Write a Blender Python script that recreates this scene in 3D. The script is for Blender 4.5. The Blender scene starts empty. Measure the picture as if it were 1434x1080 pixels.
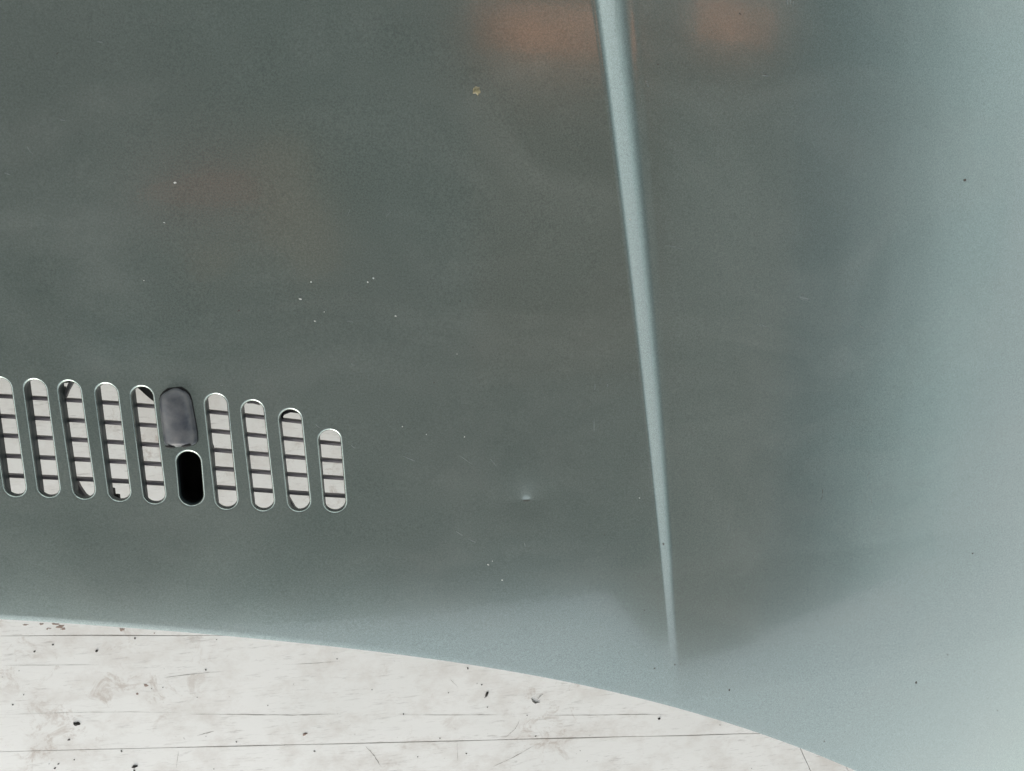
import bpy, math, random
import numpy as np
from mathutils import Matrix, Vector
from mathutils.geometry import delaunay_2d_cdt
R = math.radians
random.seed(7)
rng = np.random.default_rng(11)
S = bpy.context.scene
col = S.collection

# ------------------------------------------------------------------ camera
F_PX, CX, CY = 1104.0, 717.0, 540.0            # focal length and centre in photo pixels
CAM_H = 0.45
k = -np.array([520 - CX, -(340 - CY), -F_PX]); k /= np.linalg.norm(k)   # straight up, seen from the camera
i_ = np.array([1.0, 0, 0]) - k[0] * k; i_ /= np.linalg.norm(i_)
j_ = np.cross(k, i_)
ROT = np.array([i_, j_, k])
CAM = np.array([0.0, 0.0, CAM_H])
cd = bpy.data.cameras.new('camera'); cam = bpy.data.objects.new('camera', cd); col.objects.link(cam)
cd.sensor_fit = 'HORIZONTAL'; cd.sensor_width = 36.0; cd.lens = 36.0 * F_PX / 1434.0
cd.clip_start = 0.01; cd.clip_end = 500
M4 = Matrix.Identity(4)
for a in range(3):
    for b in range(3): M4[a][b] = ROT[a][b]
M4.translation = Vector(CAM)
cam.matrix_world = M4
S.camera = cam

# ------------------------------------------------------------------ daylight
SUN_EL, SUN_AZ = 25.0, 206.0                  # azimuth clockwise from +Y
w = bpy.data.worlds.new('World'); S.world = w; w.use_nodes = True
nt = w.node_tree; nt.nodes.clear()
sky = nt.nodes.new('ShaderNodeTexSky'); sky.sky_type = 'NISHITA'; sky.sun_disc = False
sky.sun_elevation = R(SUN_EL); sky.sun_rotation = R(SUN_AZ)
sky.air_density = 1.6; sky.dust_density = 0.4; sky.ozone_density = 0.0; sky.altitude = 100
bg = nt.nodes.new('ShaderNodeBackground'); bg.inputs['Strength'].default_value = 0.148
out = nt.nodes.new('ShaderNodeOutputWorld')
hs = nt.nodes.new('ShaderNodeHueSaturation'); hs.inputs['Saturation'].default_value = 0.30   # overcast: a greyer sky
nt.links.new(sky.outputs[0], hs.inputs['Color']); nt.links.new(hs.outputs[0], bg.inputs[0]); nt.links.new(bg.outputs[0], out.inputs[0])
sd = bpy.data.lights.new('sun', 'SUN'); sd.energy = 0.9; sd.angle = R(34); sd.color = (1, 0.95, 0.88)
sun = bpy.data.objects.new('sun', sd); col.objects.link(sun)
sv = Vector((math.sin(R(SUN_AZ)) * math.cos(R(SUN_EL)), math.cos(R(SUN_AZ)) * math.cos(R(SUN_EL)), math.sin(R(SUN_EL))))
sun.rotation_euler = sv.to_track_quat('Z', 'Y').to_euler(); sun.location = sv * 20
S.view_settings.view_transform = 'Standard'; S.view_settings.look = 'None'
S.view_settings.exposure = 1.0; S.view_settings.gamma = 1.0

# ------------------------------------------------------------------ the bonnet's surface
def ray(px, py):
    d = np.stack([np.asarray(px, float) - CX, -(np.asarray(py, float) - CY), -F_PX * np.ones_like(np.asarray(px, float))], -1)
    return d @ ROT.T

def q(t): return np.where(t > 0, t * t, 0.0)

def h_base(x, y):
    z = -x * x / 7.0 - y * y / 9.0
    z = z - 0.5 * BX * q(x - 0.16) - 0.5 * BY * q(-0.10 - y)
    z = z + 0.5 * 0.30 * q(x - 0.40)             # the wing side flattens out again
    z = z - BXY * q(x - 0.10) * q(-0.05 - y)
    return z
BX, BY, BXY = 0.16, 0.0, 0.0

def solve(px, py, fn, zoff=0.0):
    d = ray(px, py); t = (CAM_H) / -d[..., 2]
    for _ in range(40):
        p = CAM + d * t[..., None] if np.ndim(t) else CAM + d * t
        z = fn(p[..., 0], p[..., 1]) + zoff
        t = (CAM_H - z) / -d[..., 2]
    return CAM + d * (t[..., None] if np.ndim(t) else t)

# the swage line: left edge, width and steepness down the panel
rp = np.array([(0, 830, 54), (120, 847, 50), (230, 861, 45), (430, 885, 36), (600, 904.5, 28), (700, 916, 23), (800, 926.5, 18), (900, 936, 13), (980, 943, 10)], float)
pL = solve(rp[:, 1], rp[:, 0], h_base); pR = solve(rp[:, 1] + rp[:, 2], rp[:, 0], h_base)
cL = np.polyfit(pL[:, 1], pL[:, 0], 3); cW = np.polyfit(pL[:, 1], pR[:, 0] - pL[:, 0], 2)
ry = pL[::-1, 1]
RT = np.array([0.44, 0.44, 0.44, 0.44, 0.44, 0.42, 0.36, 0.17, 0.0])[::-1]
uu = np.linspace(-0.2, 1.6, 721)
sm = lambda t: np.clip(t, 0, 1) ** 2 * (3 - 2 * np.clip(t, 0, 1))
pp = sm((uu + 0.10) / 0.34) * (1 - 0.25 * np.clip(uu, 0, 1)) * (1 - sm((uu - 0.50) / 0.85))
PP = np.concatenate([[0], np.cumsum((pp[1:] + pp[:-1]) / 2 * np.diff(uu))])
EDGE_R, EDGE_S = 0.0036, 0.05

def xridge(y): return np.polyval(cL, np.clip(y, -0.40, 0.32))
def h_ridge(x, y):
    yy = np.clip(y, -0.40, 0.32)
    ww = np.clip(np.polyval(cW, yy), 0.002, 0.06)
    T = np.interp(yy, ry, RT)
    return -T * ww * np.interp((x - np.polyval(cL, yy)) / ww, uu, PP)

def h_main(x, y):
    z = h_base(x, y) + h_ridge(x, y)
    ex, ey = x - DENT[0], y - DENT[1]
    a = np.sqrt(ey * ey + 0.00035 ** 2)
    z = z - 0.00050 * np.exp(-a / 0.0030) * np.exp(-(ex / 0.0045) ** 2) - 0.00085 * np.exp(-(ex / 0.016) ** 2 - (ey / 0.013) ** 2)
    drop = 19 * (q(x - 0.80) + q(-0.52 - x) + q(y - 0.30)) + (BX * 0.0)
    z = z - drop
    return np.maximum(z, FLOOR_Z + 0.004)
FLOOR_Z = -0.20
d0 = solve(737.5, 701.0, lambda x, y: h_base(x, y) + h_ridge(x, y))
DENT = (float(d0[0]), float(d0[1]))

ep = np.array([(-60, 864), (0, 867.5), (80, 871.5), (150, 877), (300, 890), (400, 898.5), (500, 909.5), (600, 922), (700, 938), (780, 953), (850, 967.5), (930, 986), (1000, 1005.5), (1060, 1025), (1120, 1048), (1180, 1073), (1240, 1099), (1330, 1143), (1434, 1200)], float)
pe = solve(ep[:, 0], ep[:, 1], h_main, -EDGE_R * EDGE_S / 2)
cE = np.polyfit(pe[:, 0], pe[:, 1], 5)
XE0, XE1 = pe[0, 0], pe[-1, 0]
def y_edge(x):
    xc = np.clip(x, XE0, XE1)
    der = np.polyval(np.polyder(cE), xc)
    return np.polyval(cE, xc) + der * (x - xc)
Y_TOP = 0.40

def h(x, y):
    z = h_main(x, y)
    d = np.clip(y - y_edge(x), 0, EDGE_R)
    return z - EDGE_S * (EDGE_R - d) ** 2 / (2 * EDGE_R)

def at(px, py, zoff=0.0, fn=None):
    return solve(px, py, fn or h_main, zoff)
def floor_at(px, py, z=None):
    z = FLOOR_Z if z is None else z
    d = ray(px, py); t = (CAM_H - z) / -d[..., 2]
    return CAM + d * (t[..., None] if np.ndim(t) else t)

def normal(x, y, fn=h_main, e=1.5e-4):
    gx = (fn(x + e, y) - fn(x - e, y)) / (2 * e); gy = (fn(x, y + e) - fn(x, y - e)) / (2 * e)
    n = np.stack([-gx, -gy, np.ones_like(gx)], -1)
    return n / np.linalg.norm(n, axis=-1, keepdims=True)

# ------------------------------------------------------------------ helpers
def tag(o, label=None, cat=None, group=None, kind=None):
    if label: o['label'] = label
    if cat: o['category'] = cat
    if group: o['group'] = group
    if kind: o['kind'] = kind
    return o
def empty(name, loc=(0, 0, 0)):
    o = bpy.data.objects.new(name, None); col.objects.link(o); o.location = loc; o.empty_display_size = 0.02
    return o
def free_normals(me, N):
    at_ = me.attributes.new('custom_normal', 'FLOAT_VECTOR', 'POINT')
    at_.data.foreach_set('vector', np.ascontiguousarray(N, dtype=np.float32).ravel())
def mesh(name, verts, faces, mat, parent=None, normals=None, smooth=True):
    me = bpy.data.meshes.new(name); me.from_pydata([tuple(map(float, v)) for v in verts], [], [tuple(map(int, f)) for f in faces]); me.update()
    me.materials.append(mat)
    if smooth: me.shade_smooth()
    else: me.shade_flat()
    if normals is not None: free_normals(me, np.array(normals))
    o = bpy.data.objects.new(name, me); col.objects.link(o)
    if parent: o.parent = parent; o.matrix_parent_inverse = Matrix.Translation(parent.location).inverted() if parent.type == 'EMPTY' and parent.parent is None else Matrix.Identity(4)
    return o
def box_mesh(x0, x1, y0, y1, z0, z1):
    v = [(x0, y0, z0), (x1, y0, z0), (x1, y1, z0), (x0, y1, z0), (x0, y0, z1), (x1, y0, z1), (x1, y1, z1), (x0, y1, z1)]
    f = [(0, 3, 2, 1), (4, 5, 6, 7), (0, 1, 5, 4), (1, 2, 6, 5), (2, 3, 7, 6), (3, 0, 4, 7)]
    return v, f
def prism(pts, z0, z1):
    n = len(pts)
    v = [(p[0], p[1], z1 if np.isscalar(z1) else z1[i]) for i, p in enumerate(pts)] + [(p[0], p[1], z0 if np.isscalar(z0) else z0[i]) for i, p in enumerate(pts)]
    area = sum(pts[i][0] * pts[(i + 1) % n][1] - pts[(i + 1) % n][0] * pts[i][1] for i in range(n))
    f = [tuple(range(n)), tuple(range(2 * n - 1, n - 1, -1))] + [(i, n + i, n + (i + 1) % n, (i + 1) % n) for i in range(n)]
    if area < 0: f = [tuple(reversed(t)) for t in f]
    return v, f

# ------------------------------------------------------------------ materials
class NB:
    def __init__(s, name):
        s.m = bpy.data.materials.new(name); s.m.use_nodes = True; s.t = s.m.node_tree
        s.b = s.t.nodes['Principled BSDF']; s.c = s.t.nodes.new('ShaderNodeTexCoord').outputs['Object']
    def n(s, typ, **kw):
        nd = s.t.nodes.new(typ)
        for a, v in kw.items():
            if a.startswith('i_'):
                key = a[2:].replace('_', ' ')
                nd.inputs[key].default_value = v
            else: setattr(nd, a, v)
        return nd
    def l(s, a, b): s.t.links.new(a, b)
    def mapping(s, scale=(1, 1, 1), rot=(0, 0, 0), loc=(0, 0, 0)):
        m = s.n('ShaderNodeMapping'); m.inputs['Scale'].default_value = scale; m.inputs['Rotation'].default_value = rot; m.inputs['Location'].default_value = loc
        s.l(s.c, m.inputs['Vector']); return m.outputs[0]
    def noise(s, scale, detail=3, rough=0.55, vec=None, dist=0.0):
        nd = s.n('ShaderNodeTexNoise'); nd.inputs['Scale'].default_value = scale; nd.inputs['Detail'].default_value = detail
        nd.inputs['Roughness'].default_value = rough; nd.inputs['Distortion'].default_value = dist
        s.l(vec if vec is not None else s.c, nd.inputs['Vector']); return nd.outputs['Fac']
    def ramp(s, fac, pts):
        r = s.n('ShaderNodeValToRGB'); e = r.color_ramp.elements
        while len(e) < len(pts): e.new(0.5)
        for el, (p, c) in zip(e, pts):
            el.position = p; el.color = (c, c, c, 1) if np.isscalar(c) else (*c, 1)
        s.l(fac, r.inputs[0]); return r.outputs[0]
    def mix(s, fac, a, b, mode='MIX'):
        m = s.n('ShaderNodeMix', data_type='RGBA', blend_type=mode)
        for sock, v in ((m.inputs[0], fac), (m.inputs[6], a), (m.inputs[7], b)):
            if isinstance(v, bpy.types.NodeSocket): s.l(v, sock)
            elif np.isscalar(v): sock.default_value = v if sock is m.inputs[0] else (v, v, v, 1)
            else: sock.default_value = (*v, 1)
        return m.outputs[2]
    def math(s, op, a, b=0.0):
        m = s.n('ShaderNodeMath', operation=op)
        for sock, v in ((m.inputs[0], a), (m.inputs[1], b)):
            if isinstance(v, bpy.types.NodeSocket): s.l(v, sock)
            else: sock.default_value = v
        return m.outputs[0]
    def bump(s, height, strength, dist, prev=None):
        b = s.n('ShaderNodeBump'); b.inputs['Strength'].default_value = strength; b.inputs['Distance'].default_value = dist
        s.l(height, b.inputs['Height'])
        if prev is not None: s.l(prev, b.inputs['Normal'])
        return b.outputs[0]

def mat_paint():
    m = NB('metallic_paint'); B = m.b
    flake = m.noise(1100, 2, 0.6)
    fine = m.noise(1500, 1, 0.5)
    cloud = m.noise(5, 4, 0.5)
    col_ = m.ramp(flake, [(0.30, (0.225, 0.268, 0.245)), (0.70, (0.352, 0.415, 0.382))])
    col_ = m.mix(m.ramp(cloud, [(0.42, 0.0), (0.62, 0.16)]), col_, (0.40, 0.40, 0.375))
    m.l(col_, B.inputs['Base Color'])
    B.inputs['Metallic'].default_value = 0.85
    rr = m.noise(14, 5, 0.6)
    m.l(m.ramp(rr, [(0.3, 0.165), (0.7, 0.20)]), B.inputs['Roughness'])
    # thin film of dust, wiped in long arcs
    wipe2 = m.noise(8, 7, 0.62, m.mapping((0.8, 1.5, 1), (0, 0, R(48)), (0.3, 0.1, 0)), 1.2)
    film = m.math('MULTIPLY', m.ramp(wipe2, [(0.45, 0.0), (0.75, 0.12)]), m.ramp(m.noise(60, 4, 0.7), [(0.3, 0.5), (0.7, 1.0)]))
    df = m.n('ShaderNodeBsdfDiffuse'); df.inputs[0].default_value = (0.42, 0.42, 0.39, 1)
    mxs = m.n('ShaderNodeMixShader'); m.l(film, mxs.inputs[0]); m.l(B.outputs[0], mxs.inputs[1]); m.l(df.outputs[0], mxs.inputs[2])
    m.l(mxs.outputs[0], [n for n in m.t.nodes if n.type == 'OUTPUT_MATERIAL'][0].inputs[0])
    B.inputs['Coat Weight'].default_value = 1.0; B.inputs['Coat IOR'].default_value = 1.5
    wipe = m.noise(30, 5, 0.65, m.mapping((0.35, 2.2, 1), (0, 0, R(-24))))
    m.l(m.ramp(wipe, [(0.35, 0.035), (0.75, 0.10)]), B.inputs['Coat Roughness'])
    nb = m.bump(m.math('ADD', flake, fine), 0.05, 0.0002)
    m.l(nb, B.inputs['Normal'])
    peel = m.bump(m.noise(260, 2, 0.5), 0.05, 0.0004)
    m.l(peel, B.inputs['Coat Normal'])
    return m.m
def mat_simple(name, c1, c2, scale=40, rough=(0.4, 0.6), bump=0.1, metallic=0.0, dist=0.0005):
    m = NB(name); B = m.b
    n1 = m.noise(scale, 5, 0.6)
    m.l(m.ramp(n1, [(0.35, c1), (0.68, c2)]), B.inputs['Base Color'])
    m.l(m.ramp(n1, [(0.3, rough[0]), (0.7, rough[1])]), B.inputs['Roughness'])
    B.inputs['Metallic'].default_value = metallic
    if bump: m.l(m.bump(m.noise(scale * 6, 3), bump, dist), B.inputs['Normal'])
    return m.m
def mat_board():
    m = NB('worn_white_paint'); B = m.b
    c = (0.835, 0.82, 0.785)
    big = m.noise(7, 4, 0.6)
    c = m.mix(m.ramp(big, [(0.40, 0.0), (0.70, 0.45)]), c, (0.72, 0.715, 0.68))
    smear = m.noise(26, 6, 0.7, m.mapping((1, 1.3, 1), (0, 0, R(35))))
    c = m.mix(m.ramp(smear, [(0.47, 0.0), (0.72, 0.62)]), c, (0.60, 0.55, 0.50))
    # hairline scuffs in a few directions
    for rot, sc, hi, d in ((4, 0.8, 0.63, 0.4), (62, 0.8, 0.585, 0.5), (-48, 0.7, 0.60, 0.45), (88, 0.9, 0.60, 0.4), (30, 1.3, 0.59, 0.5)):
        n1 = m.noise(60 * sc, 5, 0.7, m.mapping((0.8, 6, 1), (0, 0, R(-rot)), (rot * 0.37, 0.2, 0)))
        n2 = m.noise(18, 4, 0.6, m.mapping((1, 1, 1), (0, 0, 0), (rot * 0.13, 3.1, 0)))
        f = m.math('MULTIPLY', m.ramp(n1, [(hi, 0.0), (hi + 0.10, 1.0)]), m.ramp(n2, [(0.42, 0.0), (0.58, d)]))
        c = m.mix(f, c, (0.40, 0.37, 0.34))
    dots = m.noise(150, 3, 0.6)
    c = m.mix(m.ramp(dots, [(0.70, 0.0), (0.78, 0.55)]), c, (0.30, 0.27, 0.24))
    stain = m.noise(42, 7, 0.78, None, 0.6); where = m.noise(9, 2, 0.5, m.mapping((1, 1, 1), (0, 0, 0), (5, 1, 0)))
    f = m.math('MULTIPLY', m.ramp(stain, [(0.53, 0.0), (0.64, 0.55)]), m.ramp(where, [(0.48, 0.0), (0.60, 1.0)]))
    c = m.mix(f, c, (0.42, 0.34, 0.28))
    m.l(c, B.inputs['Base Color'])
    m.l(m.ramp(smear, [(0.3, 0.42), (0.7, 0.62)]), B.inputs['Roughness'])
    grain = m.noise(50, 5, 0.6, m.mapping((0.5, 8, 1)))
    m.l(m.bump(grain, 0.10, 0.0005), B.inputs['Normal'])
    return m.m

PAINT = mat_paint()
UNDER_SHADE = mat_simple('shaded_underside_paint', (0.022, 0.034, 0.035), (0.036, 0.052, 0.053), 60, (0.4, 0.55))  # body colour darkened to carry the shade under the slots
GRILLE = mat_simple('black_plastic', (0.11, 0.10, 0.11), (0.19, 0.175, 0.19), 120, (0.35, 0.6))
BLACK = mat_simple('matt_black_plastic', (0.004, 0.004, 0.004), (0.008, 0.008, 0.008), 90, (0.6, 0.8), 0)
BOARD = mat_board()
GAP = mat_simple('dirty_gap_filler', (0.05, 0.045, 0.04), (0.13, 0.115, 0.10), 30, (0.7, 0.9))
CHIP = mat_simple('pale_primer', (0.46, 0.48, 0.44), (0.60, 0.61, 0.56), 800, (0.4, 0.6), 0)
SCRATCH = mat_simple('pale_scratch', (0.16, 0.185, 0.18), (0.27, 0.30, 0.29), 900, (0.3, 0.5), 0, 0.4)
DARKCHIP = mat_simple('dark_grime', (0.015, 0.013, 0.012), (0.045, 0.04, 0.034), 700, (0.6, 0.8), 0.3)
SPECK = mat_simple('dirt_and_dent_brown', (0.04, 0.038, 0.034), (0.10, 0.09, 0.075), 700, (0.6, 0.8), 0.3)
RESIN = mat_simple('dried_resin', (0.13, 0.12, 0.07), (0.30, 0.26, 0.15), 500, (0.2, 0.45), 0.4)
RUST = mat_simple('flaked_paint_patch', (0.22, 0.16, 0.13), (0.40, 0.31, 0.26), 400, (0.7, 0.9), 0.3)
WOOD = mat_simple('weathered_roof_boards', (0.32, 0.335, 0.335), (0.48, 0.50, 0.50), 6, (0.7, 0.9), 0.2)
WOOD3 = mat_simple('pale_grey_boards', (0.48, 0.485, 0.48), (0.66, 0.665, 0.66), 4, (0.7, 0.9), 0.2)
RED = mat_simple('red_brown_reflection', (0.80, 0.36, 0.29), (0.88, 0.44, 0.37), 9, (0.7, 0.9), 0.1)
TAN = mat_simple('tan_reflection', (0.58, 0.47, 0.40), (0.72, 0.58, 0.49), 5, (0.7, 0.9), 0.1)
PALEW = mat_simple('bluish_white_reflection', (0.42, 0.48, 0.52), (0.55, 0.62, 0.66), 9, (0.7, 0.9), 0.1)
WOOD2 = mat_simple('brown_roof_boards', (0.37, 0.34, 0.32), (0.54, 0.495, 0.465), 6, (0.7, 0.9), 0.2)
GROUND = mat_simple('pale_concrete', (0.36, 0.36, 0.35), (0.44, 0.44, 0.42), 3, (0.7, 0.9), 0.2)
def mat_nozzle():
    m = NB('weathered_nozzle_plastic'); B = m.b
    n1 = m.noise(75, 5, 0.6)
    c = m.ramp(n1, [(0.38, (0.036, 0.042, 0.056)), (0.50, (0.076, 0.080, 0.089)), (0.68, (0.13, 0.13, 0.132))])
    m.l(c, B.inputs['Base Color'])
    m.l(m.ramp(n1, [(0.3, 0.30), (0.7, 0.45)]), B.inputs['Roughness'])
    m.l(m.bump(m.noise(900, 3), 0.15, 0.0002), B.inputs['Normal'])
    return m.m
NOZZLE = mat_nozzle()

# ------------------------------------------------------------------ ground and white boards
v, f = box_mesh(-30, 30, -30, 30, FLOOR_Z - 0.16, FLOOR_Z - 0.06)
tag(mesh('ground', v, f, GROUND, smooth=False), kind='structure')
v, f = box_mesh(-1.6, 1.9, -1.5, 1.2, FLOOR_Z - 0.058, FLOOR_Z - 0.018)
base = tag(mesh('floor', v, f, GAP, smooth=False), kind='structure')
def seam(p0, p1, x0, x1, n=160):
    """wobbly line through two photo points on the floor; returns two rows, upper and lower lip"""
    a, b = floor_at(*p0), floor_at(*p1)
    xs = np.linspace(x0, x1, n); ys = a[1] + (b[1] - a[1]) / (b[0] - a[0]) * (xs - a[0])
    wob = np.interp(xs, np.linspace(x0, x1, 60), rng.normal(0, 0.00025, 60))
    gap = np.interp(xs, np.linspace(x0, x1, 90), np.clip(rng.normal(0.00026, 0.00030, 90), 0.00004, 0.0010))
    return xs, ys + wob + gap / 2, ys + wob - gap / 2
def plank(lower, upper, bevel=0.0003):
    """plank between a lower and an upper row of (x, y)"""
    n = len(lower); V = []; Fc = []
    for (xa, ya), (xb, yb) in zip(lower, upper):
        V += [(xa, ya, FLOOR_Z - 0.018), (xa, ya, FLOOR_Z - bevel), (xa, ya + bevel, FLOOR_Z), (xb, yb - bevel, FLOOR_Z), (xb, yb, FLOOR_Z - bevel), (xb, yb, FLOOR_Z - 0.018)]
    for i in range(n - 1):
        for k_ in range(6):
            a, b = i * 6 + k_, i * 6 + (k_ + 1) % 6
            Fc.append((a, a + 6, b + 6, b))
    Fc.append(tuple(range(6))); Fc.append(tuple(range(6 * n - 1, 6 * n - 7, -1)))
    return mesh('plank', V, Fc, BOARD, base, smooth=False)
X0, X1 = -1.4, 1.7
sa = seam((0, 890), (290, 889.5), X0, X1, 700)
sb = seam((0, 1053), (1056, 1027.5), X0, X1, 700)
plank(list(zip(sa[0], sa[1])), [(x, 1.1) for x in sa[0]])
plank(list(zip(sb[0], sb[1])), list(zip(sa[0], sa[2])))
j1a, j1b = floor_at(1118, 1043), floor_at(1136, 1082)
j2a, j2b = floor_at(1181, 1066), floor_at(1190, 1084)
def joint_x(a, b, y): return a[0] + (b[0] - a[0]) / (b[1] - a[1]) * (y - a[1])
ylow = floor_at(600, 1235)[1]
def row_c(xa, xb):
    """piece of the lowest visible row between two end joints given as functions of y"""
    xs = sb[0]; 
    def xm(y, fn): return fn(y)
    yt = lambda x: np.interp(x, sb[0], sb[2])
    lo, up = [], []
    L0, L1 = xa(ylow), xa(yt(xa(-0.5)))
    R0, R1 = xb(ylow), xb(yt(xb(-0.5)))
    for t in np.linspace(0, 1, max(3, int((R1 - L1) / 0.006))):
        xu = L1 + (R1 - L1) * t; xl = L0 + (R0 - L0) * t
        lo.append((xl, ylow)); up.append((xu, yt(xu)))
    return plank(lo, up)
row_c(lambda y: X0, lambda y: joint_x(j1a, j1b, y) - 0.0004)
row_c(lambda y: joint_x(j1a, j1b, y) + 0.0004, lambda y: joint_x(j2a, j2b, y) - 0.0003)
row_c(lambda y: joint_x(j2a, j2b, y) + 0.0003, lambda y: X1)
plank([(X0, ylow - 0.5), (X1, ylow - 0.5)], [(X0, ylow - 0.001), (X1, ylow - 0.001)])

# cracks in the board paint
def strip_on_floor(name, pts, wid, mat, parent=None, z=0.00012):
    P = [floor_at(*p)[:2] for p in pts]; V, Fc = [], []
    dense = []
    for a, b in zip(P[:-1], P[1:]):
        for t in np.linspace(0, 1, 9)[:-1]: dense.append(a + (b - a) * t)
    dense.append(P[-1]); n = len(dense)
    for i, p in enumerate(dense):
        d = dense[min(i + 1, n - 1)] - dense[max(i - 1, 0)]; d = d / np.linalg.norm(d); nn = np.array([-d[1], d[0]])
        e = math.sin(math.pi * (i + 0.15) / (n - 0.7)) ** 0.5 * wid * random.uniform(0.25, 1.0) / 2
        c0 = p + nn * random.uniform(-0.25, 0.25) * wid
        V += [(*(c0 + nn * e), FLOOR_Z + z), (*(c0 - nn * e), FLOOR_Z + z)]
    Fc = [(2 * i, 2 * i + 1, 2 * i + 3, 2 * i + 2) for i in range(n - 1)]
    return mesh(name, V, Fc, mat, parent)
CRACK = mat_simple('old_crack_dirt', (0.16, 0.14, 0.12), (0.32, 0.29, 0.26), 300, (0.7, 0.9), 0)
for pts, wd in (([(268, 1000), (340, 1000.8), (410, 1001.5), (470, 1000)], 0.0007), ([(560, 1001), (640, 1001.5), (720, 1001)], 0.0004),
                ([(755, 1002), (835, 1001.5), (900, 1000.5), (935, 1001)], 0.0006), ([(512, 1045), (524, 1058), (533, 1073)], 0.0008),
                ([(690, 1074), (720, 1060), (748, 1044)], 0.0005), ([(708, 1033), (722, 1020), (728, 1008)], 0.0004),
                ([(5, 932), (60, 931.5), (140, 931)], 0.0004), ([(230, 949), (262, 945), (300, 941)], 0.0005), ([(0, 1001), (90, 998), (180, 997), (250, 998)], 0.0003),
                ([(250, 1052), (247, 1075)], 0.0004), ([(276, 1030), (300, 1024)], 0.0006), ([(630, 951), (641, 962)], 0.0004), ([(1206, 1040), (1210, 1070)], 0.0004),
                ([(395, 931), (440, 929), (478, 926)], 0.0003), ([(640, 1040), (641, 1066)], 0.0003)):
    strip_on_floor('paint_crack', pts, wd, CRACK, base)

def blob_verts(c, rx, ry_, ang, n=11, hgt=0.0008, rough=0.3):
    """a small irregular crumb lying on a surface, three rings of points"""
    V, Fc = [], []
    rad = [1 + random.uniform(-rough, rough) for _ in range(n)]
    ca, sa_ = math.cos(ang), math.sin(ang)
    for ring, (s, z) in enumerate(((1.0, 0.0), (0.82, 0.6), (0.45, 0.95))):
        for i in range(n):
            t = 2 * math.pi * i / n
            x, y = rx * s * rad[i] * math.cos(t), ry_ * s * rad[i] * math.sin(t)
            V.append((c[0] + x * ca - y * sa_, c[1] + x * sa_ + y * ca, c[2] + hgt * z * random.uniform(0.8, 1.1)))
    V.append((c[0], c[1], c[2] + hgt))
    for r_ in range(2):
        for i in range(n): Fc.append((r_ * n + i, r_ * n + (i + 1) % n, (r_ + 1) * n + (i + 1) % n, (r_ + 1) * n + i))
    Fc += [(2 * n + i, 2 * n + (i + 1) % n, 3 * n) for i in range(n)]
    return V, Fc
FP = 0.65 / 1104 * 1.08                       # metres per photo pixel on the boards, about
def crumb(name, px, py, wx, wy, ang, label, cat, group=None, mat=DARKCHIP, hgt=0.0012):
    c = floor_at(px, py)
    V, Fc = blob_verts((0, 0, 0), wx / 2 * FP, wy / 2 * FP, ang, hgt=hgt)
    o = mesh(name, V, Fc, mat); o.location = (c[0], c[1], FLOOR_Z + 0.0001)
    return tag(o, label, cat, group)
crumb('debris_crumb', 107, 1013.8, 9.5, 5.5, 0.0, 'largest black crumb on the white board, left of the short crack', 'crumb', 'dark crumbs on the boards')
crumb('debris_crumb', 188.5, 1073.5, 8, 4, 0.3, 'black crumb below the long board seam at the bottom edge of the photo', 'crumb', 'dark crumbs on the boards')
crumb('debris_crumb', 681.7, 972, 4, 8.5, -0.3, 'upright black seed-shaped crumb between the bonnet edge and the paint crack', 'crumb', 'dark crumbs on the boards')
crumb('debris_crumb', 135.5, 911.5, 4, 3, 0.2, 'small dark crumb just below the upper board seam', 'crumb', 'dark crumbs on the boards')
crumb('debris_crumb', 923, 1006.6, 4, 2.6, 0.2, 'small dark crumb beside the right end of the paint crack', 'crumb', 'dark crumbs on the boards')
crumb('debris_crumb', 427, 1028, 7, 4, 0.5, 'flat greyish crumb just above the long board seam', 'crumb', 'dark crumbs on the boards', RUST, 0.0005)
# tiny grit nobody could count
V, Fc = [], []
spots = [(48, 912.5, 3), (77, 1076, 3), (96.6, 1036, 3), (82, 1070, 2.4), (288, 938, 2.4), (440, 1052, 2.4), (331, 1039, 2), (750, 1031, 2.4), (655, 936, 2.6), (74, 903, 2.4),
         (682.5, 990.5, 1.6), (679, 977, 1.4), (674.5, 959, 2.2), (738, 1002, 2), (616, 1034, 1.8), (653, 1055.5, 2.4), (472, 923, 1.6), (188, 1079, 3), (18, 987, 2), (170, 1052, 2.6), (104, 1064, 1.8),
         (189, 894, 2.4), (565, 1000, 2), (585, 1060, 1.6), (628, 970, 1.6), (375, 988, 1.6)]
for _ in range(22): spots.append((random.uniform(0, 1100), random.uniform(895, 1085), random.uniform(0.7, 1.5)))
for px, py, s in spots:
    c = floor_at(px, py); a, b = blob_verts((c[0], c[1], FLOOR_Z + 0.0001), s / 2 * FP * 1.25, s / 2 * FP * 0.85, random.uniform(0, 3), 6, 0.0004)
    k0 = len(V); V += a; Fc += [tuple(t + k0 for t in f_) for f_ in b]
tag(mesh('grit', V, Fc, SPECK), 'fine dark grit scattered over the white boards', 'grit', kind='stuff')
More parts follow.
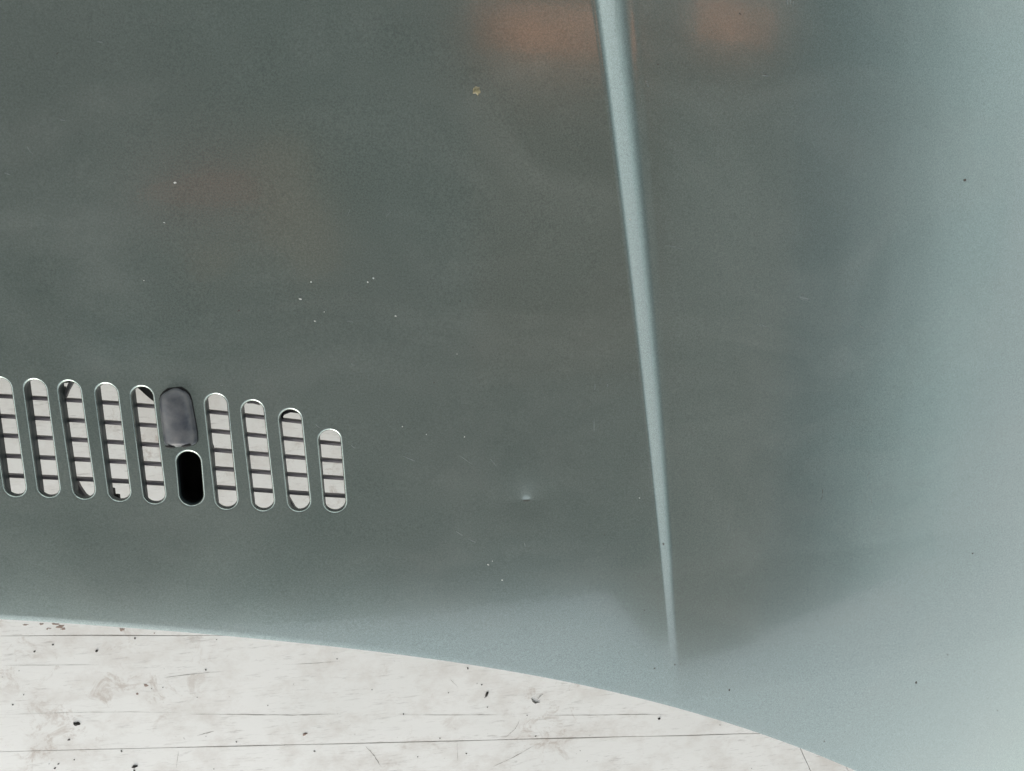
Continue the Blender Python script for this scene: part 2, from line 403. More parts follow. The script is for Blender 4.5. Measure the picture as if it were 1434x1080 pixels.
# y shaped sprig
def tube(path, r, n=6):
    V, Fc = [], []; path = [np.array(p, float) for p in path]
    for i, p in enumerate(path):
        d = path[min(i + 1, len(path) - 1)] - path[max(i - 1, 0)]; d /= np.linalg.norm(d)
        a = np.cross(d, (0, 0, 1)); a /= max(np.linalg.norm(a), 1e-9); b = np.cross(a, d)
        rr = r[i] if not np.isscalar(r) else r
        for k_ in range(n):
            t = 2 * math.pi * k_ / n; V.append(tuple(p + (a * math.cos(t) + b * math.sin(t)) * rr))
    for i in range(len(path) - 1):
        for k_ in range(n): Fc.append((i * n + k_, i * n + (k_ + 1) % n, (i + 1) * n + (k_ + 1) % n, (i + 1) * n + k_))
    Fc += [tuple(range(n - 1, -1, -1)), tuple((len(path) - 1) * n + k_ for k_ in range(n))]
    return V, Fc
def fpt(px, py, z=0.0006): p = floor_at(px, py); return (p[0], p[1], FLOOR_Z + z)
V, Fc = [], []
for path, r in (([fpt(744, 978), fpt(746.5, 982.5), fpt(749.5, 984.5)], [0.0002, 0.0006, 0.0007]), ([fpt(749.5, 984.5), fpt(753, 983.5), fpt(756, 983)], [0.0006, 0.0004, 0.0002]),
                ([fpt(752, 980), fpt(756, 975), fpt(760, 971.5)], [0.0001, 0.00025, 0.0001])):
    a, b = tube(path, r); k0 = len(V); V += a; Fc += [tuple(t + k0 for t in f_) for f_ in b]
TWIG = mat_simple('grey_twig', (0.16, 0.16, 0.15), (0.3, 0.3, 0.28), 300, (0.6, 0.8), 0)
tag(mesh('sprig', V, Fc, TWIG), 'tiny grey v-shaped sprig on the white board right of the upright crumb', 'sprig')
# flaked patches by the upper seam
for px, py, a, b in ((84.5, 877.5, 9, 6), (77, 874, 10, 2.5), (88, 881, 6, 3), (69, 880, 6, 1.6), (66, 881, 2, 2), (58, 874, 5, 3), (171, 881.5, 7, 5), (36, 875, 6, 2), (216, 887, 2.5, 2), (204, 959.5, 6, 4), (192, 972, 3, 3)):
    c = floor_at(px, py); V, Fc = blob_verts((c[0], c[1], FLOOR_Z - 0.00005), a / 2 * FP, b / 2 * FP, random.uniform(-.3, .3), 13, 0.0002, 0.5)
    mesh('flaked_patch', V, Fc, RUST, base)

# ------------------------------------------------------------------ the bonnet
bonnet = empty('car_bonnet', (0, 0, 0))
tag(bonnet, 'grey-green metallic car bonnet with slotted air vent, crease line and small dent', 'car bonnet')

# slots: upper and lower apex of the rolled outline, photo pixels
SL = [((-3.5, 525), (22.4, 701)), ((45.8, 527.7), (69.6, 702)), ((93.7, 529.8), (119.3, 704.4)), ((146, 533.6), (168.6, 707.4)), ((196, 537.6), (217.8, 711)),
      ((262, 628), (269.3, 713.6)), ((300, 548.6), (318.5, 718.6)), ((351.3, 557.6), (370.2, 720.6)), ((404.2, 569.8), (420.6, 721.4)), ((459.8, 598.8), (470.6, 722.4))]
R_OUT, R_IN = 19.0, 14.8
slots = []
for n_, (a, b) in enumerate(SL):
    a, b = np.array(a, float), np.array(b, float); d = (b - a) / np.linalg.norm(b - a)
    ro = R_OUT + (1.6 if n_ == 5 else 0); ri = ro - 4.2
    ca, cb = a + d * ro, b - d * ro
    A, Bp = at(*ca), at(*cb)
    m_ = (ca + cb) / 2; pc = at(*m_); pr = at(m_[0] + 10, m_[1]); sc = np.linalg.norm(pr - pc) / 10
    slots.append(dict(A=A[:2], B=Bp[:2], ro=ro * sc, ri=ri * sc, sc=sc))
def stadium(A, B, r, n=20, k_=9):
    d = (B - A) / np.linalg.norm(B - A); nn = np.array([-d[1], d[0]]); P = []; Nn = []
    th0 = math.atan2(nn[1], nn[0])
    for i in range(n + 1):
        t = th0 + math.pi * i / n; o = np.array([math.cos(t), math.sin(t)]); P.append(A + o * r); Nn.append(o)
    for s in np.linspace(0, 1, k_ + 2)[1:-1]: P.append(A - nn * r + (B - A) * s); Nn.append(-nn)
    for i in range(n + 1):
        t = th0 + math.pi + math.pi * i / n; o = np.array([math.cos(t), math.sin(t)]); P.append(B + o * r); Nn.append(o)
    for s in np.linspace(0, 1, k_ + 2)[1:-1]: P.append(B + nn * r + (A - B) * s); Nn.append(nn)
    return np.array(P), np.array(Nn)
def seg_dist(P, A, B):
    d = B - A; t = np.clip(((P - A) @ d) / (d @ d), 0, 1); return np.linalg.norm(P - (A + t[:, None] * d), axis=1)

xw0, xw1 = slots[0]['A'][0] - 0.014, slots[-1]['B'][0] + 0.014
yw0 = min(s['B'][1] - s['ro'] for s in slots); yw1 = max(s['A'][1] + s['ro'] for s in slots)
def to_v(x, y): return (y - y_edge(x)) / (Y_TOP - y_edge(x))
vw0 = min(to_v(s['B'][0], s['B'][1] - s['ro'] - 0.005) for s in slots); vw1 = max(to_v(s['A'][0], s['A'][1] + s['ro'] + 0.008) for s in slots)
def lines(a, b, fixed, dens):
    """grid lines from a to b; dens(x) = local spacing; passes through the fixed values"""
    out = []; fx = sorted([a] + list(fixed) + [b])
    for p, q_ in zip(fx[:-1], fx[1:]):
        x = p; seg = [p]
        while True:
            x = x + dens(x)
            if x >= q_ - 1e-9: break
            seg.append(x)
        n = len(seg); out += list(p + (q_ - p) * (np.array(seg) - p) / (x - p) if False else np.interp(np.arange(n), [0, n], [p, q_]) if n < 3 else (np.array(seg)))
    return np.array(sorted(set(out + [b])))
rx0, rx1 = xridge(0.3) - 0.006, xridge(-0.38) + 0.012
rx0 = min(xridge(0.12), xridge(0.3)) - 0.004
def densx(x):
    if abs(x - DENT[0]) < 0.012: return 0.0006
    if rx0 < x < rx1 + 0.02: return 0.0006
    if x < -0.22 or x > 0.70: return 0.008
    return 0.0022
def densv(v):
    y = v * 0.65
    if y < 0.0028: return 0.00028 / 0.65
    if y < 0.006: return 0.001 / 0.65
    vd = to_v(DENT[0], DENT[1])
    if abs(v - vd) < 0.008 / 0.65: return 0.0004 / 0.65
    if y > 0.48: return 0.006 / 0.65
    return 0.0024 / 0.65
U = lines(-0.62, 0.89, [xw0, xw1], densx); Vv = lines(0.0, 1.0, [vw0, vw1], densv)
UU, VV = np.meshgrid(U, Vv, indexing='ij')
YY = y_edge(UU) + (Y_TOP - y_edge(UU)) * VV
ZZ = h(UU, YY)
nu, nv = len(U), len(Vv)
verts = np.stack([UU, YY, ZZ], -1).reshape(-1, 3)
ia, ib = int(np.argmin(abs(U - xw0))), int(np.argmin(abs(U - xw1)))
ja, jb = int(np.argmin(abs(Vv - vw0))), int(np.argmin(abs(Vv - vw1)))
I, J = np.meshgrid(np.arange(nu - 1), np.arange(nv - 1), indexing='ij')
keep = ~((I >= ia) & (I < ib) & (J >= ja) & (J < jb))
I, J = I[keep], J[keep]
quads = np.stack([I * nv + J, (I + 1) * nv + J, (I + 1) * nv + J + 1, I * nv + J + 1], -1)
# the window with the slots cut out
VS = 0.65
pts2, gid = [], []
border = [(i, ja) for i in range(ia, ib)] + [(ib, j) for j in range(ja, jb)] + [(i, jb) for i in range(ib, ia, -1)] + [(ia, j) for j in range(jb, ja, -1)]
for (i, j) in border: pts2.append((U[i], Vv[j] * VS)); gid.append(i * nv + j)
nb_ = len(border); edges = [(a, (a + 1) % nb_) for a in range(nb_)]
new_verts = []; base_id = len(verts)
for s in slots:
    P, Nn = stadium(s['A'], s['B'], s['ro']); s['P'], s['N'] = P, Nn
    k0 = len(pts2)
    for p in P:
        pts2.append((p[0], to_v(p[0], p[1]) * VS)); gid.append(base_id + len(new_verts)); new_verts.append((p[0], p[1], float(h(p[0], p[1]))))
    n = len(P); edges += [(k0 + a, k0 + (a + 1) % n) for a in range(n)]
gi = [(i, j) for i in range(ia + 1, ib) for j in range(ja + 1, jb)]
GP = np.array([(UU[i, j], YY[i, j]) for i, j in gi])
ok = np.ones(len(gi), bool)
for s in slots: ok &= seg_dist(GP, s['A'], s['B']) > s['ro'] + 0.0009
for g, o_ in zip(gi, ok):
    if o_: pts2.append((U[g[0]], Vv[g[1]] * VS)); gid.append(g[0] * nv + g[1])
SC = 100.0
res = delaunay_2d_cdt([Vector((a * SC, b * SC)) for a, b in pts2], edges, [], 0, 1e-5)
rv, rf, orig = res[0], res[2], res[3]
gmap = []
for kx, o_ in enumerate(orig):
    if o_: gmap.append(gid[o_[0]])
    else:
        x, v_ = rv[kx][0] / SC, rv[kx][1] / SC / VS; y = float(y_edge(x) + (Y_TOP - y_edge(x)) * v_)
        gmap.append(base_id + len(new_verts)); new_verts.append((x, y, float(h(x, y))))
verts = np.vstack([verts, np.array(new_verts)])
tris = []
for f_ in rf:
    g = [gmap[a] for a in f_]; c = verts[g].mean(0)[:2][None]
    if any(seg_dist(c, s['A'], s['B'])[0] < s['ro'] * 0.9995 for s in slots): continue
    p = verts[g]; ar = (p[1, 0] - p[0, 0]) * (p[2, 1] - p[0, 1]) - (p[2, 0] - p[0, 0]) * (p[1, 1] - p[0, 1])
    tris.append(tuple(g) if ar > 0 else tuple(reversed(g)))
used = np.zeros(len(verts), bool); used[quads.ravel()] = True
for t in tris: used[list(t)] = True
remap = np.cumsum(used) - 1
nrm = normal(verts[:, 0], verts[:, 1])
# rolled rear edge: tip the normals forward
dd = np.clip(verts[:, 1] - y_edge(verts[:, 0]), 0, EDGE_R); sphi = np.sin(np.arctan(EDGE_S * (EDGE_R - dd) / EDGE_R))
eslope = (y_edge(verts[:, 0] + 1e-3) - y_edge(verts[:, 0] - 1e-3)) / 2e-3
outw = np.stack([eslope, -np.ones_like(eslope), 0 * eslope], -1); outw /= np.linalg.norm(outw, axis=1, keepdims=True)
nrm = nrm * np.sqrt(np.maximum(1 - sphi ** 2, 0.0))[:, None] + outw * sphi[:, None]; nrm /= np.linalg.norm(nrm, axis=1, keepdims=True)
me = bpy.data.meshes.new('outer_skin')
faces = [tuple(remap[list(t)]) for t in quads] + [tuple(remap[list(t)]) for t in tris]
me.from_pydata(verts[used].tolist(), [], [tuple(int(a) for a in t) for t in faces]); me.update(); me.materials.append(PAINT); me.shade_smooth()
free_normals(me, nrm[used])
skin = bpy.data.objects.new('outer_skin', me); col.objects.link(skin); skin.parent = bonnet

# hem folded under the rear edge
xs = U; ye = y_edge(xs); ze = h(xs, ye); V, Fc = [], []
for x, y, z in zip(xs, ye, ze): V += [(x, y, z), (x, y + 0.0001, z - 0.0011), (x, y + 0.0006, z - 0.0014), (x, y + 0.012, z - 0.0012)]
for i in range(len(xs) - 1):
    for k_ in range(3): Fc.append((i * 4 + k_ + 1, (i + 1) * 4 + k_ + 1, (i + 1) * 4 + k_, i * 4 + k_))
mesh('folded_hem', V, Fc, UNDER_SHADE, bonnet)

# rims of the slots, rolled down into the opening
for s in slots:
    P, Nn = s['P'], s['N']; n = len(P); dr = s['ro'] - s['ri']; prof = []
    for a in np.linspace(0, 1, 7):
        ph = a * math.pi / 2; prof.append((dr * math.sin(ph), 1.15 * dr * (1 - math.cos(ph)), math.sin(ph)))
    prof += [(dr + 0.0001, 1.15 * dr + 0.0012, 1.0), (dr + 0.0001, 1.15 * dr + 0.0026, 1.0)]
    V, Nm, Fc = [], [], []
    sn = normal(P[:, 0], P[:, 1]); zb = h(P[:, 0], P[:, 1])
    for (off, dn, sn_) in prof:
        Q = P - Nn * off
        for i in range(n):
            V.append((Q[i, 0], Q[i, 1], zb[i] - dn)); v3 = sn[i] * math.sqrt(max(1 - sn_ ** 2, 0)) - np.array([Nn[i, 0], Nn[i, 1], 0]) * sn_; Nm.append(v3 / np.linalg.norm(v3))
    m_ = len(prof)
    for r_ in range(m_ - 1):
        for i in range(n): Fc.append((r_ * n + i, r_ * n + (i + 1) % n, (r_ + 1) * n + (i + 1) % n, (r_ + 1) * n + i))
    p0, p1, p2 = (np.array(V[Fc[0][a]]) for a in (0, 1, 2)); fn = np.cross(p1 - p0, p2 - p0)
    if fn @ Nm[0] < 0: Fc = [tuple(reversed(t)) for t in Fc]
    rim = mesh('vent_rim', V, Fc, PAINT, bonnet, normals=Nm); rim.data.materials.append(UNDER_SHADE)
    for pi, pl_ in enumerate(rim.data.polygons): pl_.material_index = 1 if pi // n >= 5 else 0  # inner wall faces get the dark paint as painted-in shade

# grille moulding under the slots
grille = empty('vent_grille', (0, 0, 0)); grille.parent = bonnet
def bar(path, wid, top, depth, name, mat):
    """bar swept along 3D path points; wid across, top = offset of its upper face, depth = its height"""
    V, Fc = [], []; n = len(path)
    for i, p in enumerate(path):
        d = path[min(i + 1, n - 1)] - path[max(i - 1, 0)]; d = d[:2] / np.linalg.norm(d[:2]); nn = np.array([-d[1], d[0]]) * wid / 2
        for s_, z in ((1, -depth), (1, -0.0003), (0.7, 0), (-0.2, -0.0001), (-1, -0.0007), (-1, -depth)):
            V.append((p[0] + nn[0] * s_, p[1] + nn[1] * s_, p[2] + top + z))
    for i in range(n - 1):
        for k_ in range(6): a, b = i * 6 + k_, i * 6 + (k_ + 1) % 6; Fc.append((a, a + 6, b + 6, b))
    Fc += [tuple(range(6)), tuple(range(6 * n - 1, 6 * n - 7, -1))]
    return mesh(name, V, Fc, mat, grille, smooth=False)
cx = [-22, 4, 53, 103, 152, 203, 304, 355.5, 407, 468, 486]
sy = [[554.6, 556, 558.6, 562, 565, 569, 579, 584, 590, 598, 600],
      [582.4, 584, 587, 589.6, 592.6, 596.4, 605.5, 610.4, 616, 622, 624],
      [609.6, 611, 614, 617, 619.7, 623.4, 632, 636.3, 641, 646, 648],
      [638.4, 639.5, 641.6, 644.6, 647, 650.5, 657, 661.6, 666, 670, 671.5],
      [665.6, 667, 669.7, 671.6, 674, 677.5, 684, 687.4, 691, 695, 696.5]]
GZ = -0.0085
for row in sy:
    c3 = np.polyfit(cx, row, 4); xx = np.linspace(cx[0], cx[-1], 60); yy = np.polyval(c3, xx)
    for sel in (xx < 243, xx > 287): bar(at(xx[sel], yy[sel], GZ), 0.0019, 0.0, 0.0035, 'slat', GRILLE)
ry_pts = [(-25, 697), (9, 694.5), (60, 697), (112, 702), (160, 704.6), (206, 708), (262, 711), (310, 714), (361, 716), (412, 717), (462, 719.5), (490, 721)]
c3 = np.polyfit([p[0] for p in ry_pts], [p[1] for p in ry_pts], 3); xx = np.linspace(-25, 490, 60)
bar(at(xx, np.polyval(c3, xx) + 7.5, GZ), 0.0056, 0.001, 0.004, 'lower_rail', UNDER_SHADE)
for n_, s in enumerate(slots):
    A, B_ = s['A'], s['B']; d = (B_ - A) / np.linalg.norm(B_ - A); nn = np.array([d[1], -d[0]])
    if nn[0] > 0: nn = -nn                     # to the left
    if n_ == 5: continue
    wl = s['ri'] - 0.0002
    a0, b0 = A - d * s['ri'] * 0.85 + nn * wl, B_ + d * s['ri'] * 0.9 + nn * wl
    c0, d1 = b0 + nn * 0.0030, a0 + nn * 0.0030
    mid = (a0 + b0) / 2; zt = float(h_main(mid[0], mid[1]))
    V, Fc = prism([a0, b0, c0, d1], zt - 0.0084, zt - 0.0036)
    mesh('rib', V, Fc, UNDER_SHADE, grille, smooth=False)
def plate(name, pts, mat, z0=-0.0125, z1=-0.0095):
    P = np.array([at(x, y, (z0 + z1) / 2) for x, y in pts]); zc = P[:, 2].mean()
    V, Fc = prism([p[:2] for p in P], zc - (z1 - z0) / 2, zc + (z1 - z0) / 2)
    mesh(name, V, Fc, mat, grille, smooth=False)
plate('bracket', [(192, 541), (203, 540), (211, 545), (217, 553), (218, 562), (214, 560), (205, 552.5), (198, 546)], BLACK)
plate('bracket', [(108, 672), (113, 682), (120, 692), (127, 697.5), (133, 700), (122, 707), (108, 700)], GRILLE)
plate('bracket', [(84, 541), (91.5, 542), (90.3, 548), (88.3, 556), (84, 556)], BLACK)
plate('bracket', [(88, 556), (92.5, 546), (97, 536), (103, 532), (102.5, 537), (97, 547), (93, 557)], mat_simple('grey_plastic_strut', (0.10, 0.10, 0.10), (0.17, 0.17, 0.17), 90), -0.011, -0.008)
plate('bracket', [(90, 531), (104, 531), (104, 535), (97, 535.5), (90, 536)], BLACK, -0.0115, -0.0085)
plate('clip', [(154, 683), (160, 684.5), (161, 692.5), (167, 693), (168, 700), (165, 702), (156, 700)], BLACK)
plate('bracket', [(392, 590), (393, 578), (402, 571), (416, 572), (421, 579.5), (417, 578), (407, 577), (398, 580.5), (395, 588)], BLACK)
plate('bracket', [(406, 697), (410, 704), (414, 710.5), (421, 715.5), (410, 717), (404, 708)], GRILLE)
plate('bracket', [(343, 563), (352, 561), (360, 563.5), (364, 567), (355, 564.5), (348, 564.5)], GRILLE)
plate('bracket', [(455, 705), (460, 713), (468, 718), (456, 718)], GRILLE)
# housing below the washer nozzle: a black well behind the short slot
s = slots[5]; P1, _ = stadium(s['A'], s['B'], s['ri'] + 0.0012); P1 = P1; n = len(P1)
zc = float(h_main(*s['A'])); V = [(p[0], p[1], zc - 0.0022) for p in P1] + [(p[0], p[1], zc - 0.03) for p in P1] + [(s['A'][0], s['A'][1], zc - 0.03)]
Fc = [(i, (i + 1) % n, n + (i + 1) % n, n + i) for i in range(n)] + [(n + i, n + (i + 1) % n, 2 * n) for i in range(n)]
Po, _ = stadium(s['A'], s['B'], s['ri'] + 0.0017)
k0 = len(V); V += [(p[0], p[1], zc - 0.0022) for p in Po] + [(p[0], p[1], zc - 0.032) for p in Po]
Fc += [(k0 + i, i, (i + 1) % n, k0 + (i + 1) % n) for i in range(n)] + [(k0 + n + i, k0 + i, k0 + (i + 1) % n, k0 + n + (i + 1) % n) for i in range(n)]
mesh('nozzle_housing', V, Fc, BLACK, bonnet)

# washer nozzle cover
tt = 1 - (1 - np.linspace(0, 1, 34)) ** 1.0; V, Fc = [], []
TT = np.concatenate([0.30 * (1 - np.cos(np.linspace(0, math.pi / 2, 12))), np.linspace(0.30, 0.90, 12)[1:], 0.90 + 0.10 * np.sin(np.linspace(0, math.pi / 2, 10))[1:]])
uu2 = np.sin(np.linspace(-math.pi / 2, math.pi / 2, 25))
for t in TT:
    yc = 543.5 + 81 * t
    left = np.interp(t, [0, .2, .4, .6, .8, 1], [223.6, 224, 225, 227, 229.6, 231.6]); right = np.interp(t, [0, .2, .4, .6, .8, 1], [265.5, 268, 271, 274, 276.6, 277.4])
    c = (left + right) / 2; hw = (right - left) / 2
    e = 1.0
    if t < 0.24: e = (1 - ((0.24 - t) / 0.24) ** 2.7) ** (1 / 2.7)
    if t > 0.88: e = min(e, (1 - ((t - 0.88) / 0.125) ** 3.0) ** (1 / 3.0))
    e = max(e, 0.42)
    H = 0.0068
    if t < 0.34: H *= (1 - ((0.34 - t) / 0.34) ** 2) ** 0.5
    if t > 0.86: H *= max(0.0, 1 - ((t - 0.86) / 0.14) ** 3.0) ** 0.5
    for u in uu2:
        p = at(c + hw * e * u, yc + 2.5 * u * u * (1 if t < .2 else 0) - 1.0 * u)
        V.append((p[0], p[1], p[2] + (0.0006 if t > 0 and abs(u) < 0.999 else -0.0006) + H * max(0.0, 1 - abs(u) ** 2.2) ** 0.5))
m_ = len(uu2)
for i in range(len(TT) - 1):
    for k_ in range(m_ - 1): Fc.append((i * m_ + k_, (i + 1) * m_ + k_, (i + 1) * m_ + k_ + 1, i * m_ + k_ + 1))
noz = mesh('washer_nozzle', V, Fc, NOZZLE, bonnet)
out_l, out_r = [], []
for t in TT[::2]:
    left = np.interp(t, [0, .2, .4, .6, .8, 1], [223.6, 224, 225, 227, 229.6, 231.6]); right = np.interp(t, [0, .2, .4, .6, .8, 1], [265.5, 268, 271, 274, 276.6, 277.4])
    c = (left + right) / 2; hw = (right - left) / 2; e = 1.0
    if t < 0.24: e = (1 - ((0.24 - t) / 0.24) ** 2.7) ** (1 / 2.7)
    if t > 0.88: e = min(e, (1 - ((t - 0.88) / 0.125) ** 3.0) ** (1 / 3.0))
    e = max(e, 0.42); yy_ = 543.5 + 81 * t
    yy_ += -1.0 if t < 0.02 else (1.0 if t > 0.98 else 0)
    out_l.append(at(c - hw * e - 0.9, yy_ + 1)[:3]); out_r.append(at(c + hw * e + 0.9, yy_ - 1)[:3])
ring = out_l + out_r[::-1]
V, Fc = prism([p[:2] for p in ring], [p[2] - 0.0004 for p in ring], [p[2] + 0.0004 for p in ring])
mesh('contact_shadow_ring', V, Fc, BLACK, noz, smooth=False)  # thin black ring added as the contact shadow around the nozzle
for px, py, a, b, ang in ((241.6, 622.2, 14, 4, -0.16), (264, 620.6, 14.5, 5.2, 0.13)):
    p = at(px, py); sc = slots[5]['sc']
    V, Fc = blob_verts((p[0], p[1], p[2] + 0.0056), a / 2 * sc, b / 2 * sc, ang, 14, 0.0011, 0.05)
    mesh('spray_hole', V, Fc, BLACK, noz)

# small marks in the paint
def mark(name, px, py, ln, wd, ang, mat, zoff=0.00004, irr=0.3):
    """thin raised fleck: ln, wd in photo pixels, ang in degrees, photo sense (clockwise positive)"""
    a = R(ang); n = 10; V = []
    for i in range(n):
        t = 2 * math.pi * i / n; r_ = 1 + random.uniform(-irr, irr)
        x, y = ln / 2 * math.cos(t) * r_, wd / 2 * math.sin(t) * r_
        p = at(px + x * math.cos(a) - y * math.sin(a), py + x * math.sin(a) + y * math.cos(a), zoff * 0.3); V.append(tuple(p))
    p = at(px, py, zoff); V.append(tuple(p))
    Fc = [((i + 1) % n, i, n) for i in range(n)]
    return mesh(name, V, Fc, mat, bonnet)
for a in ((245, 256, 4.5, 3.5, 0), (435.5, 395, 3, 2.4, 0), (441, 450, 4, 2.4, 10), (515, 395.5, 3.2, 3, 60), (523, 390, 3.4, 2.6, 60), (553.6, 443, 2.4, 1.8, 40), (420.5, 419, 6, 3, 15),
          (555, 443, 1.6, 1.4, 0), (563.6, 597.5, 2.2, 2, 0), (597, 608.6, 1.8, 1.8, 0), (650.5, 612, 2.2, 1.6, 120), (640, 496, 1.6, 1.4, 0), (683.5, 791, 3.6, 2, 20), (689.5, 786, 1.8, 1.6, 0), (703, 812.5, 3.6, 2, 10),
          (882.5, 307.5, 3.2, 3, 0), (895.5, 697.5, 2, 1.6, 0), (201.5, 393, 2, 1.6, 0), (240, 572 + 23, 1.6, 1.6, 0), (230, 312, 4, 1.4, 20), (454, 437, 2, 1.5, 0), (554, 442, 2, 1, 0)):
    mark('paint_chip', a[0], a[1], a[2] * 0.8, a[3] * 0.75, a[4], CHIP)
for a in ((10, 243.5, 9, 1.6, 20), (40, 209, 10, 0.9, 60), (44, 214, 8, 0.8, 40), (87.5, 168.5, 8, 1.2, 10), (140, 59, 11, 1.2, 10), (88, 145, 5, 0.9, 20), (87, 168, 6, .8, 20),
          (907, 119, 7, 1.8, 70), (905, 114, 5, 1, 20), (1126, 417.5, 18, 2, 16), (1127, 420.5, 14, 1, 14), (1067, 456, 14, 1.6, 18), (1206, 457.5, 8, 1.4, 40), (1071.5, 106, 9, 1.8, 5), (1103, 3, 1.6, 9, 5),
          (1107, 3, 1.4, 8, 0), (1111, 5, 1.2, 7, 0), (573, 642.5, 20, 0.9, 22), (691, 648, 14, 1.2, 50), (652, 644, 24, 0.7, 35), (494, 511, 6, 1.2, 40), (544, 300, 10, 0.8, -50), (488, 299, 12, 0.8, -65),
          (494, 625.5, 8, 1.0, 40), (833, 592 - 50, 1.0, 9, 3), (832, 596, 1, 18, 0), (850.5, 540, 4, 1.2, 90), (643, 747, 12, .9, 30), (660, 757, 14, 1.0, 25), (735, 763, 6, 1, 80), (985.5, 226, 6, 1, 20),
          (445, 597, 8, 1, 40), (1216, 665, 1, 12, 20), (1220, 700, 1, 9, -10), (490, 450.5, 10, .9, 10), (328, 600 + 30, 5, .8, 0), (1020, 740, .8, 12, 20), (310, 330 + 300 - 90, 4, .7, 0),
          (940, 345, 20, 0.8, 8), (950, 348, 16, .7, 8)):
    mark('scratch', *a, SCRATCH, irr=0.12)
for a in ((334.5, 435, 5, 2.4, -30), (644.5, 422, 2.6, 2, 0), (608, 536, 2.6, 1.8, 0), (662, 486, 2, 1.6, 0), (1036.5, 19.5, 5, 2.4, 30), (921, 90, 4, 1.6, 10), (737.5, 701.2, 15, 1.7, 0), (1351.5, 252.5, 5, 5, 0), (1072, 105, 4, 2.4, 0),  # the long one paints the dark crease line of the dent
          (929, 762, 4, 2.4, 50), (902.5, 855, 2, 2, 0), (916.5, 936, 3, 2.4, 0), (1021.5, 966.5, 2.2, 4, 20), (1154.5, 1038, 2.4, 2, 0), (1283, 956, 4, 4.4, 0), (846.5, 749, 2, 2, 0), (945, 931, 3, 2, 0), (80, 75, 6, 1.2, -40), (1151, 697, .8, 9, 20),
          (822, 112, 3, 1, -30), (1152, 688, 1, 8, 5), (1327, 917, 2, 2, 0), (1397, 995, 2, 2, 0), (1362, 775, 3, 2, 0), (953, 930, 2, 1.4, 0), (1013, 925, 2, 1.4, 0)):
    mark('dirt_and_dent_mark', a[0], a[1], a[2] * 0.8, a[3] * 0.8, a[4], SPECK)
# dried resin drop
p = at(667, 126.5); V, Fc = blob_verts((0, 0, 0), 0.0021, 0.0024, 0.3, 16, 0.0006, 0.3)
drop = mesh('resin_drop', V, Fc, RESIN); drop.location = (p[0], p[1], p[2] + 0.0001)
tag(drop, 'dried yellowish resin spot on the bonnet, left of the crease line', 'resin spot')

# ------------------------------------------------------------------ unseen roof added for what the paint mirrors
added_roof = empty('reflection_roof', (0.3, 0.5, FLOOR_Z - 0.06))
tag(added_roof, 'added board roof on posts, out of view, shaped for the reflections in the paint', 'added_roof')
RX0, RX1, RYA, RYB, RY1, RZ = -3.2, 6.9, -1.76, -2.17, 2.1, 2.45
XS, XP = 1.40, 2.30                            # the eave steps out right of XS; translucent sheets start at XP
def mat_sheet(name, c, tr, clear=0.0, grime=0.88):
    m = NB(name); t = m.t; t.nodes.remove(m.b)
    d = t.nodes.new('ShaderNodeBsdfDiffuse'); d.inputs[0].default_value = (*c, 1)
    tl = t.nodes.new('ShaderNodeBsdfTranslucent'); m.l(m.ramp(m.noise(3.5, 4), [(0.38, tuple(a * grime for a in c)), (0.60, c)]), tl.inputs[0])
    mx = t.nodes.new('ShaderNodeMixShader'); mx.inputs[0].default_value = tr
    t.links.new(d.outputs[0], mx.inputs[1]); t.links.new(tl.outputs[0], mx.inputs[2])
    tp = t.nodes.new('ShaderNodeBsdfTransparent'); tp.inputs[0].default_value = (0.92, 0.95, 0.94, 1)
    m2 = t.nodes.new('ShaderNodeMixShader'); m2.inputs[0].default_value = clear
    t.links.new(mx.outputs[0], m2.inputs[1]); t.links.new(tp.outputs[0], m2.inputs[2])
    t.links.new(m2.outputs[0], [n for n in t.nodes if n.type == 'OUTPUT_MATERIAL'][0].inputs[0])
    return m.m
ORANGE = mat_sheet('orange_reflection_sheet', (1.0, 0.66, 0.52), 0.98, 0.0, 0.55)
# boards run along x; orange sheets added over two openings tint the reflection
ys = [RYB, -1.97, RYA, -1.53, -1.30, -1.07, -0.84, -0.61, -0.38, -0.15, 0.08, 0.31, 0.54, 0.80, 1.00, 1.19, 1.42, 1.65, 1.88, RY1]
for row, (y, y2) in enumerate(zip(ys[:-1], ys[1:])):
    y2 -= 0.004
    spans = [(RX0 if y > RYA - 0.02 else XS, XS - 0.004), (XS, XP - 0.004)] if y > RYA - 0.02 else [(XS, XP - 0.004)]
    if y == 0.80: spans = [(RX0, 0.46), (1.18, XP - 0.004)]; hole = (0.46, 1.18)
    elif y == 1.00: spans = [(RX0, 1.60), (2.14, XP - 0.004)]; hole = (1.60, 2.14)
    else: hole = None
    if -0.7 < y < 0.6: spans = [(RX0, 0.446), (0.45, XS - 0.004), (XS, XP - 0.004)]
    for a, b in spans:
        mt = WOOD3 if a >= XS else (WOOD2 if a > 0.4 and -0.7 < y < 0.6 else WOOD)  # board tones zoned to tint and lighten the mirrored roof
        lo_, hi_ = (a, a)
        if y < RYA - 0.02: lo_, hi_ = XS + 0.13 - (y - RYB) * 0.85, XS + 0.13 - (y2 - RYB) * 0.85
        v, f = prism([(lo_, y), (b, y), (b, y2), (hi_, y2)], RZ, RZ + 0.025 + 0.002 * (row % 2)); mesh('roof_board', v, f, mt, added_roof, smooth=False)
    if hole:
        v, f = box_mesh(hole[0] - 0.02, hole[1] + 0.02, y - 0.02, y2 + 0.02, RZ + 0.029, RZ + 0.031); mesh('orange_reflection_sheet', v, f, ORANGE, added_roof, smooth=False)
def eave(x): return RYB + (x - XS) * 0.055
xb = [(XP, XP), (2.75, 2.85), (3.15, 3.35), (3.5, 3.85), (3.85, 4.35), (4.3, 5.0)]
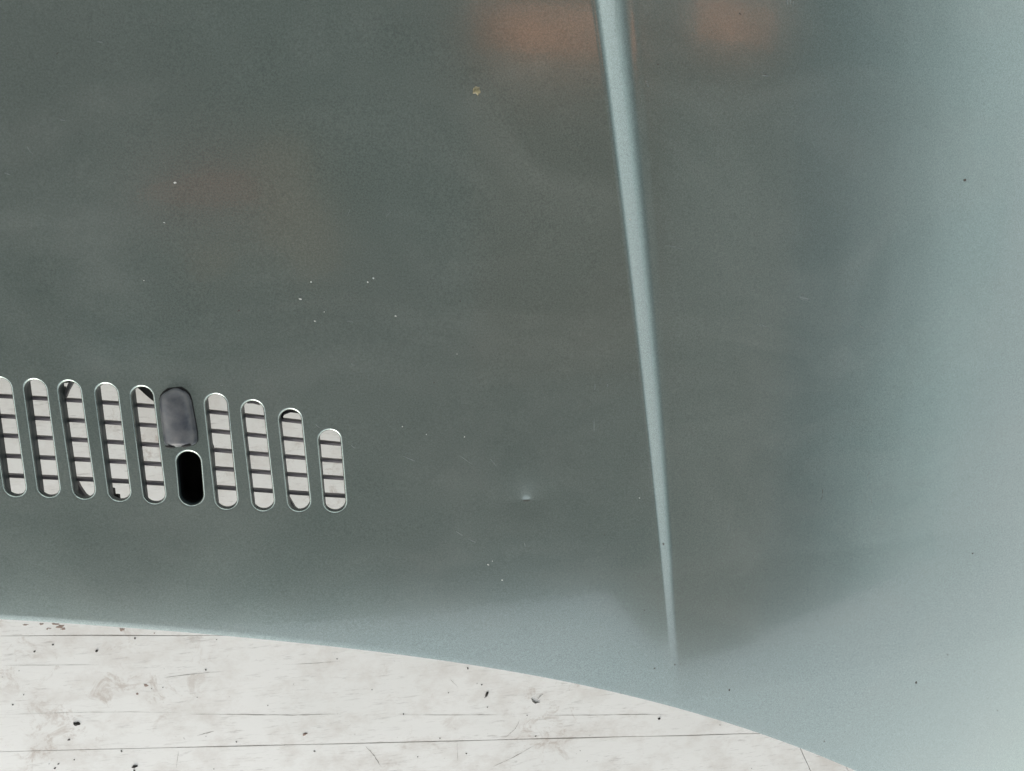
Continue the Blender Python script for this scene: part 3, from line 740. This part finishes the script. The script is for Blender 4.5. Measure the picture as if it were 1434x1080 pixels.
for k_, ((a0, a1), (b0, b1)) in enumerate(zip(xb[:-1], xb[1:])):
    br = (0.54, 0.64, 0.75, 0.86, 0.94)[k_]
    m_ = mat_sheet('reflection_fade_sheet', (0.86 * br, 0.93 * br, 0.95 * br), 0.9, (0.0, 0.04, 0.11, 0.22, 0.38)[k_])  # added sheets, clearer to the right, grade the reflection up to the sky
    v, f = prism([(a0, eave(a0)), (b0 - 0.004, eave(b0)), (b1 - 0.004, RY1), (a1, RY1)], RZ + 0.008, RZ + 0.010); mesh('added_translucent_sheet', v, f, m_, added_roof, smooth=False)
for x in (RX0 + 0.1, -1.5):
    v, f = box_mesh(x, x + 0.08, RYA + 0.02, RY1 - 0.02, RZ - 0.10, RZ - 0.001); mesh('rafter', v, f, WOOD, added_roof, smooth=False)
v, f = box_mesh(RX0, 4.95, RY1 + 0.002, RY1 + 0.08, RZ - 0.10, RZ + 0.03); mesh('beam', v, f, WOOD, added_roof, smooth=False)
for x, y in ((RX0 + 0.12, RYA + 0.1), (RX0 + 0.12, RY1 - 0.01), (XP - 0.12, RY1 - 0.01)):
    v, f = box_mesh(x, x + 0.09, y, y + 0.09, FLOOR_Z - 0.06, RZ - 0.102); mesh('post', v, f, WOOD, added_roof, smooth=False)
# added shapes that put reddish, tan and pale patches into the reflection
for pts, mt in (([(-0.97, 0.17), (-0.88, 0.24), (-0.62, 0.29), (-0.46, 0.28), (-0.44, 0.16), (-0.7, 0.15)], RED),
                ([(-0.50, 0.30), (-0.42, 0.42), (-0.30, 0.43), (-0.22, 0.34), (-0.24, 0.20), (-0.14, 0.06), (-0.13, -0.10), (-0.28, -0.16), (-0.36, -0.04), (-0.48, 0.0), (-0.42, 0.15)], TAN),
                ([(-0.78, -0.06), (-0.70, 0.0), (-0.55, -0.02), (-0.62, -0.13), (-0.74, -0.16)], TAN),
                ([(-1.3, -0.42), (-0.95, -0.38), (-0.93, -0.44), (-1.3, -0.52)], PALEW)):
    v, f = prism(pts, RZ - 0.014, RZ - 0.002); mesh('reflection_shape', v, f, mt, added_roof, smooth=False)
